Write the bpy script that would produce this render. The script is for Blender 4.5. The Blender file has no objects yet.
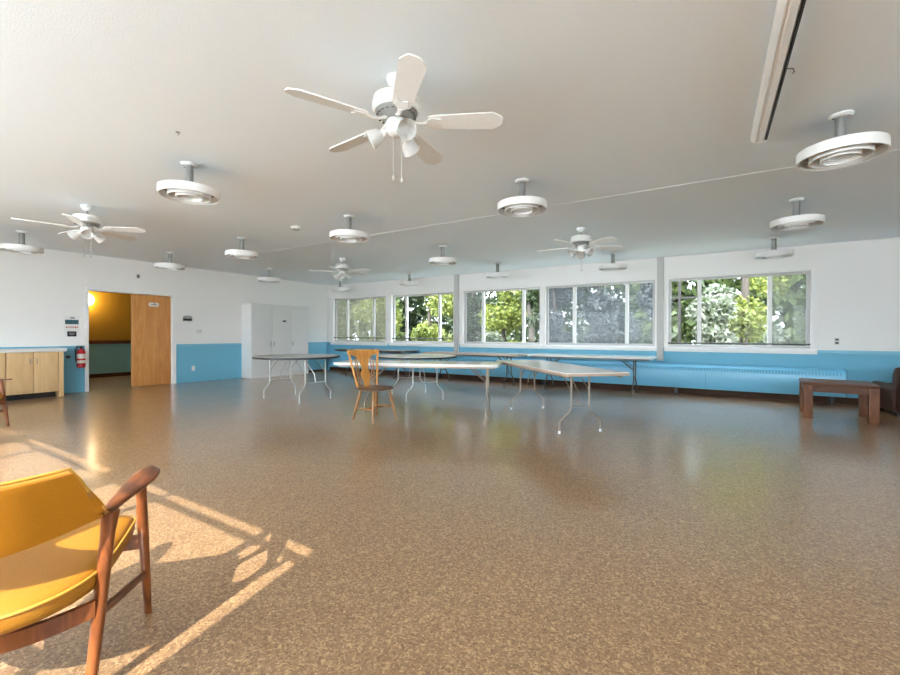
import bpy, bmesh, math, random
import numpy as np
from mathutils import Vector, Matrix

S = bpy.context.scene
COL = S.collection
PI = math.pi
rnd = random.Random(7)

# ------------------------------------------------------------------ materials
def lin(c):
    return tuple(((v/255)/12.92 if v/255 <= .04045 else ((v/255+.055)/1.055)**2.4) for v in c)

def mat(name, col, rough=.5, metal=0., spec=.5, bump=0., bscale=50., coat=0.):
    m = bpy.data.materials.new(name); m.use_nodes = True
    nt = m.node_tree; b = nt.nodes['Principled BSDF']
    b.inputs['Base Color'].default_value = (*col, 1)
    b.inputs['Roughness'].default_value = rough
    b.inputs['Metallic'].default_value = metal
    b.inputs['Specular IOR Level'].default_value = spec
    b.inputs['Coat Weight'].default_value = coat
    tc = nt.nodes.new('ShaderNodeTexCoord')
    n = nt.nodes.new('ShaderNodeTexNoise'); n.inputs['Scale'].default_value = bscale
    n.inputs['Detail'].default_value = 3
    nt.links.new(tc.outputs['Object'], n.inputs['Vector'])
    # faint mottling of the colour
    mx = nt.nodes.new('ShaderNodeMix'); mx.data_type = 'RGBA'
    mx.inputs[6].default_value = (*[c*.95 for c in col], 1)
    mx.inputs[7].default_value = (*[min(1, c*1.04) for c in col], 1)
    nt.links.new(n.outputs['Fac'], mx.inputs[0]); nt.links.new(mx.outputs[2], b.inputs['Base Color'])
    if bump:
        bp = nt.nodes.new('ShaderNodeBump'); bp.inputs['Strength'].default_value = bump
        bp.inputs['Distance'].default_value = .01
        nt.links.new(n.outputs['Fac'], bp.inputs['Height']); nt.links.new(bp.outputs['Normal'], b.inputs['Normal'])
    return m

def wood(name, dark, light, scale=6., stretch=(1, 1, .08), rough=.4, dist=3., spec=.5):
    m = bpy.data.materials.new(name); m.use_nodes = True
    nt = m.node_tree; b = nt.nodes['Principled BSDF']
    b.inputs['Roughness'].default_value = rough; b.inputs['Specular IOR Level'].default_value = spec
    tc = nt.nodes.new('ShaderNodeTexCoord'); mp = nt.nodes.new('ShaderNodeMapping')
    mp.inputs['Scale'].default_value = stretch
    n = nt.nodes.new('ShaderNodeTexNoise'); n.inputs['Scale'].default_value = scale
    n.inputs['Detail'].default_value = 6; n.inputs['Distortion'].default_value = dist
    r = nt.nodes.new('ShaderNodeValToRGB')
    r.color_ramp.elements[0].position = .3; r.color_ramp.elements[1].position = .7
    r.color_ramp.elements[0].color = (*dark, 1); r.color_ramp.elements[1].color = (*light, 1)
    nt.links.new(tc.outputs['Object'], mp.inputs['Vector']); nt.links.new(mp.outputs['Vector'], n.inputs['Vector'])
    nt.links.new(n.outputs['Fac'], r.inputs['Fac']); nt.links.new(r.outputs['Color'], b.inputs['Base Color'])
    return m

def wall_paint(name, low, high, zsplit):
    m = mat(name, high, rough=.6, spec=.3)
    nt = m.node_tree; b = nt.nodes['Principled BSDF']
    tc = nt.nodes.new('ShaderNodeTexCoord'); sx = nt.nodes.new('ShaderNodeSeparateXYZ')
    gt = nt.nodes.new('ShaderNodeMath'); gt.operation = 'GREATER_THAN'; gt.inputs[1].default_value = zsplit
    mx = nt.nodes.new('ShaderNodeMix'); mx.data_type = 'RGBA'
    mx.inputs[6].default_value = (*low, 1); mx.inputs[7].default_value = (*high, 1)
    nt.links.new(tc.outputs['Object'], sx.inputs[0]); nt.links.new(sx.outputs['Z'], gt.inputs[0])
    nt.links.new(gt.outputs[0], mx.inputs[0]); nt.links.new(mx.outputs[2], b.inputs['Base Color'])
    return m

def floor_mat():
    m = bpy.data.materials.new('chip_vinyl_floor'); m.use_nodes = True
    nt = m.node_tree; b = nt.nodes['Principled BSDF']
    tc = nt.nodes.new('ShaderNodeTexCoord')
    nz = nt.nodes.new('ShaderNodeTexNoise'); nz.inputs['Scale'].default_value = 30
    add = nt.nodes.new('ShaderNodeMix'); add.data_type = 'RGBA'; add.inputs[0].default_value = .03
    nt.links.new(tc.outputs['Object'], add.inputs[6]); nt.links.new(nz.outputs['Color'], add.inputs[7])
    nt.links.new(tc.outputs['Object'], nz.inputs['Vector'])
    v = nt.nodes.new('ShaderNodeTexVoronoi'); v.inputs['Scale'].default_value = 130
    nt.links.new(add.outputs[2], v.inputs['Vector'])
    sp = nt.nodes.new('ShaderNodeSeparateXYZ'); nt.links.new(v.outputs['Color'], sp.inputs[0])
    r = nt.nodes.new('ShaderNodeValToRGB'); cr = r.color_ramp
    cr.elements[0].position = 0; cr.elements[0].color = (*FL[0], 1)
    cr.elements[1].position = 1; cr.elements[1].color = (*FL[3], 1)
    e = cr.elements.new(.3); e.color = (*FL[1], 1)
    e = cr.elements.new(.7); e.color = (*FL[2], 1)
    nt.links.new(sp.outputs['X'], r.inputs['Fac'])
    # large soft wear
    n2 = nt.nodes.new('ShaderNodeTexNoise'); n2.inputs['Scale'].default_value = .7
    nt.links.new(tc.outputs['Object'], n2.inputs['Vector'])
    mr = nt.nodes.new('ShaderNodeMapRange'); mr.inputs[3].default_value = .92; mr.inputs[4].default_value = 1.08
    nt.links.new(n2.outputs['Fac'], mr.inputs[0])
    mu = nt.nodes.new('ShaderNodeVectorMath'); mu.operation = 'SCALE'
    nt.links.new(r.outputs['Color'], mu.inputs[0]); nt.links.new(mr.outputs[0], mu.inputs['Scale'])
    nt.links.new(mu.outputs[0], b.inputs['Base Color'])
    rr = nt.nodes.new('ShaderNodeMapRange'); rr.inputs[3].default_value = .33; rr.inputs[4].default_value = .42
    n3 = nt.nodes.new('ShaderNodeTexNoise'); n3.inputs['Scale'].default_value = 2.2
    nt.links.new(tc.outputs['Object'], n3.inputs['Vector'])
    nt.links.new(n3.outputs['Fac'], rr.inputs[0]); nt.links.new(rr.outputs[0], b.inputs['Roughness'])
    b.inputs['Specular IOR Level'].default_value = .6
    b.inputs['Coat Weight'].default_value = .85; b.inputs['Coat IOR'].default_value = 1.55; b.inputs['Coat Roughness'].default_value = .175
    # wavy waxed surface
    n4 = nt.nodes.new('ShaderNodeTexNoise'); n4.inputs['Scale'].default_value = 9
    nt.links.new(tc.outputs['Object'], n4.inputs['Vector'])
    bp = nt.nodes.new('ShaderNodeBump'); bp.inputs['Strength'].default_value = .05; bp.inputs['Distance'].default_value = .01
    nt.links.new(n4.outputs['Fac'], bp.inputs['Height']); nt.links.new(bp.outputs['Normal'], b.inputs['Normal'])
    return m

def glass_mat(name='window_glass', gl=.004):
    m = bpy.data.materials.new(name); m.use_nodes = True
    nt = m.node_tree; nt.nodes.remove(nt.nodes['Principled BSDF'])
    o = nt.nodes['Material Output']; t = nt.nodes.new('ShaderNodeBsdfTransparent'); g = nt.nodes.new('ShaderNodeBsdfGlossy')
    t.inputs[0].default_value = (.97, .98, .97, 1); g.inputs['Roughness'].default_value = .02
    mx = nt.nodes.new('ShaderNodeMixShader'); mx.inputs[0].default_value = gl
    nt.links.new(t.outputs[0], mx.inputs[1]); nt.links.new(g.outputs[0], mx.inputs[2]); nt.links.new(mx.outputs[0], o.inputs[0])
    return m

def screen_mat(name, col, through):
    m = bpy.data.materials.new(name); m.use_nodes = True
    nt = m.node_tree; nt.nodes.remove(nt.nodes['Principled BSDF'])
    o = nt.nodes['Material Output']; t = nt.nodes.new('ShaderNodeBsdfTransparent'); d = nt.nodes.new('ShaderNodeBsdfDiffuse')
    d.inputs[0].default_value = (*col, 1)
    tl = nt.nodes.new('ShaderNodeBsdfTranslucent'); tl.inputs[0].default_value = (*col, 1)
    m1 = nt.nodes.new('ShaderNodeMixShader'); m1.inputs[0].default_value = .5
    nt.links.new(d.outputs[0], m1.inputs[1]); nt.links.new(tl.outputs[0], m1.inputs[2])
    mx = nt.nodes.new('ShaderNodeMixShader'); mx.inputs[0].default_value = through
    nt.links.new(m1.outputs[0], mx.inputs[1]); nt.links.new(t.outputs[0], mx.inputs[2]); nt.links.new(mx.outputs[0], o.inputs[0])
    return m

def emit_mat(name, col, s):
    m = bpy.data.materials.new(name); m.use_nodes = True
    b = m.node_tree.nodes['Principled BSDF']
    b.inputs['Base Color'].default_value = (*col, 1)
    b.inputs['Emission Color'].default_value = (*col, 1); b.inputs['Emission Strength'].default_value = s
    return m

def leaf_mat(name, a, b_, c=None):
    m = bpy.data.materials.new(name); m.use_nodes = True
    nt = m.node_tree; b = nt.nodes['Principled BSDF']
    b.inputs['Roughness'].default_value = .5
    tc = nt.nodes.new('ShaderNodeTexCoord')
    n = nt.nodes.new('ShaderNodeTexNoise'); n.inputs['Scale'].default_value = 6; n.inputs['Detail'].default_value = 4
    nt.links.new(tc.outputs['Object'], n.inputs['Vector'])
    r = nt.nodes.new('ShaderNodeValToRGB')
    r.color_ramp.elements[0].position = .35; r.color_ramp.elements[1].position = .65
    r.color_ramp.elements[0].color = (*a, 1); r.color_ramp.elements[1].color = (*b_, 1)
    nt.links.new(n.outputs['Fac'], r.inputs['Fac']); nt.links.new(r.outputs['Color'], b.inputs['Base Color'])
    tl = nt.nodes.new('ShaderNodeBsdfTranslucent'); nt.links.new(r.outputs['Color'], tl.inputs[0])
    mx = nt.nodes.new('ShaderNodeMixShader'); mx.inputs[0].default_value = .35
    o = nt.nodes['Material Output']
    nt.links.new(b.outputs[0], mx.inputs[1]); nt.links.new(tl.outputs[0], mx.inputs[2]); nt.links.new(mx.outputs[0], o.inputs[0])
    return m

FL = [(.19, .098, .044), (.285, .16, .076), (.345, .202, .097), (.56, .36, .185)]
BLUE = (.17, .46, .62)
M = dict(
    floor=floor_mat(),
    ceil=mat('stippled_ceiling', (.87, .93, .985), .8, spec=.2, bump=.2, bscale=120),
    wleft=wall_paint('left_wall_paint', BLUE, (.85, .835, .81), .915),
    wfar=wall_paint('far_wall_paint', BLUE, (.87, .85, .825), .90),
    white=mat('white_paint', (.84, .835, .825), .45),
    fascia=mat('white_gloss_trim', (.86, .855, .84), .4),
    greypost=mat('grey_post_paint', (.56, .555, .53), .5),
    blue=mat('blue_paint', BLUE, .4),
    blueh=mat('heater_blue', (.17, .50, .72), .32),
    slot=mat('slot_blue', (.09, .31, .47), .6),
    brown=mat('brown_vinyl_base', (.075, .036, .022), .7, spec=.2),
    black=mat('black_plastic', (.012, .012, .013), .4),
    dkgrey=mat('dark_grey', (.07, .07, .07), .5),
    grey=mat('grey_plastic', (.35, .35, .34), .5),
    stem=mat('brushed_aluminium', (.30, .30, .29), .4, metal=.3),
    lampw=mat('lamp_white_enamel', (.87, .87, .855), .35),
    lampi=mat('lamp_dish_gap_shade', (.30, .30, .295), .5),  # white dish greyed to paint in the shade between the rings
    silver=mat('silver_reflector', (.9, .9, .88), .3, metal=.4),
    fanw=mat('fan_white', (.84, .84, .825), .35),
    frost=mat('frosted_glass', (.66, .65, .63), .25),
    alu=mat('window_aluminium', (.50, .49, .485), .4),
    glass=glass_mat(),
    scr=screen_mat('grey_sun_screen', (.24, .25, .275), .76),
    scr2=screen_mat('beige_sun_screen', (.27, .245, .215), .56),
    rod=mat('black_rod', (.02, .022, .025), .4),
    vinyl=mat('mustard_vinyl', (.43, .18, .016), .38, bump=.15, bscale=180, spec=.5),
    vinyld=mat('mustard_vinyl_back', (.53, .205, .009), .38, bump=.15, bscale=180),
    pipe=mat('mustard_piping', (.62, .33, .05), .4),
    thread=mat('tan_thread', (.42, .2, .05), .7),
    teak=wood('teak', (.085, .022, .007), (.235, .070, .019), 9, (1, .25, 1), .33),
    teakl=wood('teak_leg', (.12, .032, .009), (.34, .102, .026), 12, (1, 1, .1), .33),
    oak=wood('honey_oak', (.56, .23, .04), (.78, .36, .085), 14, (1, 1, .12), .3),
    oakd=wood('worn_oak', (.20, .085, .025), (.46, .22, .075), 10, (1, 1, .15), .35),
    oakseat=wood('dark_worn_seat', (.075, .038, .018), (.20, .10, .04), 8, (1, .15, 1), .3),
    maple=wood('maple_laminate', (.66, .43, .20), (.77, .53, .28), 5, (1, 1, .12), .45),
    counter=mat('pale_counter', (.75, .73, .70), .35),
    door=wood('door_veneer', (.53, .21, .05), (.68, .32, .10), 3.2, (.8, 1, .16), .38, 5),
    dooredge=wood('door_edge', (.58, .27, .09), (.70, .36, .13), 3, (1, 1, .1), .4),
    cup=mat('cupboard_grey_white', (.74, .735, .715), .5),
    cupw=mat('cupboard_side_white', (.83, .825, .815), .5),
    topl=mat('pale_laminate', (.86, .86, .82), .13, spec=.8, bscale=12),
    topg=mat('grey_laminate', (.36, .35, .33), .2, bscale=12),
    topd=mat('dark_laminate', (.20, .19, .18), .22, bscale=12),
    tedge=mat('tan_edge', (.50, .36, .27), .45),
    wedge=mat('white_edge', (.70, .66, .62), .45),
    bedge=mat('black_rubber_edge', (.018, .017, .016), .5),
    leg=mat('tan_steel_tube', (.34, .27, .21), .3, metal=.6),
    legs=mat('light_steel_tube', (.56, .54, .50), .3, metal=.6),
    legd=mat('dark_steel_tube', (.10, .095, .09), .4, metal=.4),
    cap=mat('white_foot_cap', (.85, .84, .8), .4),
    cwood=wood('rustic_coffee_wood', (.055, .019, .008), (.135, .050, .018), 7, (.2, 1, 1), .45, 3., .25),
    cleg=wood('rustic_leg_wood', (.085, .032, .015), (.20, .080, .036), 7, (1, 1, .2), .5, 3., .25),
    leather=mat('brown_leather', (.050, .018, .008), .55, spec=.25, bump=.2, bscale=60),
    red=mat('extinguisher_red', (.50, .012, .02), .25),
    label=mat('paper_label', (.75, .72, .66), .5),
    paper=mat('white_paper', (.80, .80, .78), .6),
    teal=mat('teal_print', (.035, .12, .15), .5),
    redp=mat('red_print', (.55, .12, .10), .6),
    mustard=mat('hall_mustard_wall', (.45, .24, .015), .6),
    hteal=mat('hall_teal', (.22, .52, .60), .5),
    hbrown=mat('hall_brown_rail', (.10, .03, .012), .4),
    globe=emit_mat('lit_globe', (1., .78, .46), 15.),
    chain=mat('chain', (.55, .55, .53), .4, metal=.2),
    bark=mat('bark', (.045, .035, .027), .9),
    grass=mat('pale_dry_ground', (.27, .27, .20), .9, bscale=3),
    pole=mat('weathered_pole', (.022, .02, .019), .9),
    carp=mat('silver_car_paint', (.50, .54, .60), .3, metal=.3),
    cargl=mat('car_glass', (.03, .035, .04), .1),
)

# ------------------------------------------------------------------ mesh builder
class MB:
    def __init__(s): s.bm = bmesh.new(); s.m = 0
    def _mark(s, fs):
        for f in fs: f.material_index = s.m
    def box(s, x0, x1, y0, y1, z0, z1, bev=0.):
        b = bmesh.new()
        r = bmesh.ops.create_cube(b, size=1)
        for v in b.verts:
            v.co = Vector((x0+(v.co.x+.5)*(x1-x0), y0+(v.co.y+.5)*(y1-y0), z0+(v.co.z+.5)*(z1-z0)))
        if bev: bmesh.ops.bevel(b, geom=b.edges[:], offset=bev, segments=2, affect='EDGES', profile=.6)
        s._merge(b); return s
    def _merge(s, b):
        for f in b.faces: f.material_index = s.m
        me = bpy.data.meshes.new('tmp'); b.to_mesh(me); b.free()
        s.bm.from_mesh(me); bpy.data.meshes.remove(me)
    def obox(s, c, ax, ay, az, hx, hy, hz, bev=0.):
        b = bmesh.new(); bmesh.ops.create_cube(b, size=2)
        ax, ay, az = Vector(ax).normalized(), Vector(ay).normalized(), Vector(az).normalized()
        for v in b.verts: v.co = Vector((v.co.x*hx, v.co.y*hy, v.co.z*hz))
        if bev: bmesh.ops.bevel(b, geom=b.edges[:], offset=bev, segments=2, affect='EDGES', profile=.6)
        for v in b.verts: v.co = Vector(c)+ax*v.co.x+ay*v.co.y+az*v.co.z
        s._merge(b); return s
    def lathe(s, prof, n=32, cx=0, cy=0, cap=True, axis=None):
        """prof: (r, z) list; revolved about z (or about an axis given as origin, direction)."""
        b = bmesh.new(); rings = []
        if axis:
            o = Vector(axis[0]); d = Vector(axis[1]).normalized()
            u = d.orthogonal().normalized(); w = d.cross(u)
        for r, z in prof:
            if r < 1e-6:
                rings.append([b.verts.new((o+d*z) if axis else (cx, cy, z))]); continue
            ring = []
            for i in range(n):
                a = 2*PI*i/n
                if axis: p = o+d*z+u*(r*math.cos(a))+w*(r*math.sin(a))
                else: p = (cx+r*math.cos(a), cy+r*math.sin(a), z)
                ring.append(b.verts.new(p))
            rings.append(ring)
        for A, B in zip(rings, rings[1:]):
            for i in range(n):
                j = (i+1) % n
                if len(A) == 1 and len(B) == 1: continue
                if len(A) == 1: b.faces.new((A[0], B[i], B[j]))
                elif len(B) == 1: b.faces.new((A[i], A[j], B[0]))
                else: b.faces.new((A[i], A[j], B[j], B[i]))
        if cap:
            for R_ in (rings[0], rings[-1]):
                if len(R_) > 2: b.faces.new(R_)
        bmesh.ops.recalc_face_normals(b, faces=b.faces[:])
        s._merge(b); return s
    def tube(s, pts, r, n=10, caps=True, flat=None):
        """swept tube; r is a number or a list; flat=(a,b) squashes the section."""
        pts = [Vector(p) for p in pts]; b = bmesh.new(); rings = []
        rs = r if isinstance(r, (list, tuple)) else [r]*len(pts)
        t0 = (pts[1]-pts[0]).normalized(); u = t0.orthogonal().normalized()
        if abs(t0.z) < .9: u = t0.cross(Vector((0, 0, 1))).normalized()
        for i, p in enumerate(pts):
            t = (pts[min(i+1, len(pts)-1)]-pts[max(i-1, 0)]).normalized()
            u = (u-t*u.dot(t)).normalized(); w = t.cross(u)
            fa, fb = flat or (1, 1)
            rings.append([b.verts.new(p+u*(rs[i]*fa*math.cos(2*PI*k/n))+w*(rs[i]*fb*math.sin(2*PI*k/n))) for k in range(n)])
        for A, B in zip(rings, rings[1:]):
            for i in range(n): b.faces.new((A[i], A[(i+1) % n], B[(i+1) % n], B[i]))
        if caps: b.faces.new(rings[0]); b.faces.new(rings[-1])
        bmesh.ops.recalc_face_normals(b, faces=b.faces[:])
        s._merge(b); return s
    def prism(s, poly, z0, z1, bev=0., f=None):
        """extrude a 2-D outline; f maps (x,y,z)->point."""
        b = bmesh.new(); f = f or (lambda x, y, z: (x, y, z))
        A = [b.verts.new((x, y, z0)) for x, y in poly]; B = [b.verts.new((x, y, z1)) for x, y in poly]
        n = len(poly); b.faces.new(A[::-1]); b.faces.new(B)
        for i in range(n): b.faces.new((A[i], A[(i+1) % n], B[(i+1) % n], B[i]))
        bmesh.ops.recalc_face_normals(b, faces=b.faces[:])
        if bev: bmesh.ops.bevel(b, geom=b.edges[:], offset=bev, segments=2, affect='EDGES', profile=.6)
        for v in b.verts: v.co = Vector(f(*v.co))
        bmesh.ops.recalc_face_normals(b, faces=b.faces[:])
        s._merge(b); return s
    def layers(s, rings):
        """closed skin over equal-length rings of points."""
        b = bmesh.new(); R_ = [[b.verts.new(p) for p in r] for r in rings]; n = len(rings[0])
        for A, B in zip(R_, R_[1:]):
            for i in range(n): b.faces.new((A[i], A[(i+1) % n], B[(i+1) % n], B[i]))
        b.faces.new(R_[0]); b.faces.new(R_[-1])
        bmesh.ops.recalc_face_normals(b, faces=b.faces[:])
        s._merge(b); return s
    def sphere(s, c, r, sc=(1, 1, 1), n=16):
        b = bmesh.new(); bmesh.ops.create_uvsphere(b, u_segments=n, v_segments=max(6, n//2), radius=r)
        for v in b.verts: v.co = Vector((c[0]+v.co.x*sc[0], c[1]+v.co.y*sc[1], c[2]+v.co.z*sc[2]))
        s._merge(b); return s
    def build(s, name, mats, parent=None, sharp=40, origin=None):
        me = bpy.data.meshes.new(name)
        if origin is not None:
            for v in s.bm.verts: v.co -= Vector(origin)
        s.bm.to_mesh(me); s.bm.free()
        for m in (mats if isinstance(mats, (list, tuple)) else [mats]): me.materials.append(m)
        me.shade_smooth(); me.set_sharp_from_angle(angle=math.radians(sharp))
        o = bpy.data.objects.new(name, me); COL.objects.link(o)
        if origin is not None: o.location = origin
        if parent: o.parent = parent
        return o

def thing(name, label, cat, loc=(0, 0, 0), rz=0., group=None):
    o = bpy.data.objects.new(name, None); COL.objects.link(o)
    o.empty_display_size = .1
    o.location = loc; o.rotation_euler = (0, 0, rz); o['label'] = label; o['category'] = cat
    if group: o['group'] = group
    return o
def tag(o, label, cat, group=None):
    o['label'] = label; o['category'] = cat
    if group: o['group'] = group
    return o
def struct(o, label=None, cat=None):
    o['kind'] = 'structure'
    if label: o['label'] = label
    if cat: o['category'] = cat
    return o
def dup(root, loc, rz, label, group=None):
    r = root.copy(); COL.objects.link(r); r.location = loc; r.rotation_euler = (0, 0, rz); r['label'] = label
    if group: r['group'] = group
    def rec(src, dst):
        for ch in list(src.children):
            c = ch.copy(); COL.objects.link(c); c.parent = dst; rec(ch, c)
    rec(root, r)
    return r

# ------------------------------------------------------------------ camera
f_px = 423.2; yaw, pitch, roll = [math.radians(a) for a in (31.7535, -.346, .154)]; CAMZ = 1.15
Fv = Vector((-math.sin(yaw)*math.cos(pitch), math.cos(yaw)*math.cos(pitch), math.sin(pitch)))
R0 = Vector((math.cos(yaw), math.sin(yaw), 0)); U0 = R0.cross(Fv)
Rv = math.cos(roll)*R0+math.sin(roll)*U0; Uv = -math.sin(roll)*R0+math.cos(roll)*U0
cd = bpy.data.cameras.new('camera'); cam = bpy.data.objects.new('camera', cd); COL.objects.link(cam)
cd.sensor_width = 36; cd.lens = f_px*36/900; cd.clip_start = .05; cd.clip_end = 300
mw = Matrix.Identity(4)
for i in range(3): mw[i][0] = Rv[i]; mw[i][1] = Uv[i]; mw[i][2] = -Fv[i]
mw[2][3] = CAMZ
cam.matrix_world = mw
S.camera = cam

# ------------------------------------------------------------------ the room
XL, XR, YN, YF, H = -10.6, 4.8, -1.2, 9.6, 2.74
T = .2
b = MB().box(XL-T, XR+T, YN-T, YF+T, -.12, 0); struct(b.build('floor', M['floor']))
b = MB().box(XL-T, XR+T, YN-T, YF+T, H, H+.15); struct(b.build('ceiling', M['ceil']))

def wall_x(name, m, y0, y1, x0, x1, openings):
    """a wall along x with openings (xa, xb, za, zb), one mesh."""
    b = MB(); cur = x0
    for xa, xb, za, zb in sorted(openings):
        b.box(cur, xa, y0, y1, 0, H); b.box(xa, xb, y0, y1, 0, za); b.box(xa, xb, y0, y1, zb, H); cur = xb
    b.box(cur, x1, y0, y1, 0, H)
    return struct(b.build(name, m))

ZB, ZT = .925, 2.30
WIN = [(-10.38, -8.18), (-7.97, -5.84), (-5.56, -3.45), (-3.33, -1.0), (-.76, 1.47)]
MUL = [(-9.82, -8.72), (-7.48, -6.34), (-5.0, -3.90), (-2.67, -1.55), (-.215, .90)]
wall_x('wall_far', M['wfar'], YF, YF+T, XL-T, XR+T, [(a, c, ZB, ZT) for a, c in WIN])
RW = [(2.6, 4.5), (.45, 2.4), (-3.40, -1.16), (-5.75, -3.65), (-8.25, -6.1)]  # first two are unseen, added to brighten the right side of the room
wall_x('wall_near', M['wfar'], YN-T, YN, XL-T, XR+T, [(a, c, .925, 2.35) for a, c in RW])
b = MB().box(XR, XR+T, YN, YF, 0, H); struct(b.build('wall_right', M['wfar']))
DY0, DY1, DH = 3.385, 4.935, 2.035
b = MB().box(XL-T, XL, YN, DY0, 0, H).box(XL-T, XL, DY1, YF, 0, H).box(XL-T, XL, DY0, DY1, DH, H)
struct(b.build('wall_left', M['wleft']))

# windows of the far wall
for i, ((a, c), ml) in enumerate(zip(WIN, MUL)):
    w = bpy.data.objects.new('window_%d' % (i+1), None); COL.objects.link(w)
    w.location = ((a+c)/2, YF, ZB); struct(w)
    def W(b, name, m):
        o = b.build(name, m); o.parent = w; o.matrix_parent_inverse = Matrix.Translation(-Vector(w.location)); return o
    y0, y1 = YF+.10, YF+.15
    b = MB().box(a, c, y0, y1, ZT-.05, ZT).box(a, c, y0, y1, ZB, ZB+.05).box(a, a+.05, y0, y1, ZB+.05, ZT-.05).box(c-.05, c, y0, y1, ZB+.05, ZT-.05)
    W(b, 'window_frame', M['alu'])
    for x in ml:
        W(MB().box(x-.035, x+.035, y0-.015, y1, ZB+.05, ZT-.05), 'mullion', M['fascia'])
    xs = [a+.05, ml[0]-.035, ml[0]+.035, ml[1]-.035, ml[1]+.035, c-.05]
    for k in range(3):
        W(MB().box(xs[2*k], xs[2*k+1], y0+.02, y0+.026, ZB+.05, ZT-.05), 'pane', M['glass'])
    if i in (0, 3):
        for k in range(3):
            o = W(MB().box(xs[2*k], xs[2*k+1], y0+.034, y0+.037, ZB+.05, ZT-.05), 'screen', M['scr2' if i == 0 else 'scr'])
    if i == 2 or i == 4:
        k = 2 if i == 4 else 0
        W(MB().box(xs[2*k], xs[2*k+1], y0+.034, y0+.037, ZB+.05, ZT-.05), 'screen', screen_mat('insect_screen_%d' % i, (.2, .2, .2), .66))
    # sill board below the opening and inner reveal lining
    b = MB().box(max(a-.06, XL+.16), c+.085, YF-.03, YF-.0005, ZB-.095, ZB+.005, .004)
    W(b, 'sill', M['fascia'])
    if i == 4:
        W(MB().box(c, c+.085, YF-.02, YF-.0005, ZB+.006, ZT+.05, .003), 'casing', M['fascia'])
    if i in (0, 1, 4):
        z = {0: 1.055, 1: 1.045, 4: 1.0}[i]
        W(MB().tube([(a+.001, YF+.05, z), (c-.001, YF+.05, z)], .014, 8), 'rod', M['rod'])
    if i == 0:
        for x in (-9.0, -8.65):
            W(MB().box(x-.012, x+.012, YF+.16, YF+.19, ZB, ZB+.3), 'post', M['rod'])

for i, (a, c) in enumerate(RW):
    w = bpy.data.objects.new('window_%d' % (i+6), None); COL.objects.link(w)
    w.location = ((a+c)/2, YN, ZB); struct(w)
    y0, y1 = YN-.15, YN-.10
    zt = 2.35
    b = MB().box(a, c, y0, y1, zt-.05, zt).box(a, c, y0, y1, ZB, ZB+.05).box(a, a+.05, y0, y1, ZB+.05, zt-.05).box(c-.05, c, y0, y1, ZB+.05, zt-.05)
    ws = c-a
    for fx in (.30, .80):
        b.box(a+ws*fx-.03, a+ws*fx+.03, y0, y1, ZB+.05, zt-.05)
    b.box(a+.05, c-.05, y0+.01, y1-.01, zt-.165, zt-.135)
    o = b.build('window_frame', M['alu']); o.parent = w; o.matrix_parent_inverse = Matrix.Translation(-Vector(w.location))
    o = MB().box(a+.05, c-.05, y0+.02, y0+.026, ZB+.05, zt-.05).build('pane', M['glass']); o.parent = w
    o.matrix_parent_inverse = Matrix.Translation(-Vector(w.location))

# trims: header line, posts, wainscot rails, baseboards, ceiling conduit
for k, (x, wd, zb) in enumerate(((-5.72, .13, .64), (-.895, .12, .64))):
    b = MB().box(x-wd/2, x+wd/2, YF-.06, YF-.0005, zb, H-.001, .004)
    o = b.build('trim_%d' % (k+1), M['greypost']); struct(o)
o = MB().box(1.53, XR, YF-.018, YF-.0005, .835, .905, .004).build('trim_3', M['blue']); struct(o)
o = MB().box(XL+.0005, XL+.018, DY1+.08, 6.55, .85, .918, .004).build('trim_4', M['blue']); struct(o)
o = MB().box(XL+.0005, XL+.018, 2.96, DY0-.06, .85, .918, .004).build('trim_5', M['blue']); struct(o)
b = MB().tube([(-7.5, 5.08, H-.0005), (3.5, 5.08, H-.0005)], .0035, 8); struct(b.build('trim_6', M['ceil']))
o = MB().box(XL+.1, XR, YF-.015, YF-.0005, .001, .11).build('baseboard_far', M['brown']); struct(o)
# door casing and doors
b = MB().box(XL-.0, XL+.025, DY0-.055, DY0, 0, DH+.055).box(XL-.0, XL+.025, DY1, DY1+.075, 0, DH+.055).box(XL, XL+.025, DY0, DY1, DH, DH+.055)
b.box(XL-T, XL, DY0-.001, DY0+.012, 0, DH).box(XL-T, XL, DY1-.012, DY1+.001, 0, DH).box(XL-T, XL, DY0, DY1, DH-.012, DH)
struct(b.build('trim_7', M['fascia']))
d = bpy.data.objects.new('door_1', None); COL.objects.link(d); d.location = (XL-.03, DY1-.015, 0); d['kind'] = 'structure'
def DP(b, n, m, par=d):
    o = b.build(n, m, par); return o
lw = .745
DP(MB().box(-.045, 0, -lw, -.002, .012, DH-.018, .002), 'door_leaf', [M['door']])
DP(MB().box(-.044, .0015, -lw-.03, -lw, .012, DH-.018, .001), 'edge_strip', M['dooredge'])
sg = DP(MB().prism([(-.165+.02*math.cos(t), .02*math.sin(t)) for t in [PI/2+PI*i/8 for i in range(9)]]+[(.0+.02*math.cos(t), .02*math.sin(t)) for t in [-PI/2+PI*i/8 for i in range(9)]], 0, .004,
   f=lambda x, y, z: (.001+z, -.27+x, 1.81+y*2.2)), 'sign_plate', M['paper'])
b = MB()
for k in range(4):
    b.box(.005, .0058, -.40+k*.032, -.375+k*.032, 1.798, 1.812)
b.box(.005, .0058, -.36, -.32, 1.818, 1.836)
DP(b, 'sign_lettering', M['dkgrey'])

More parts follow.
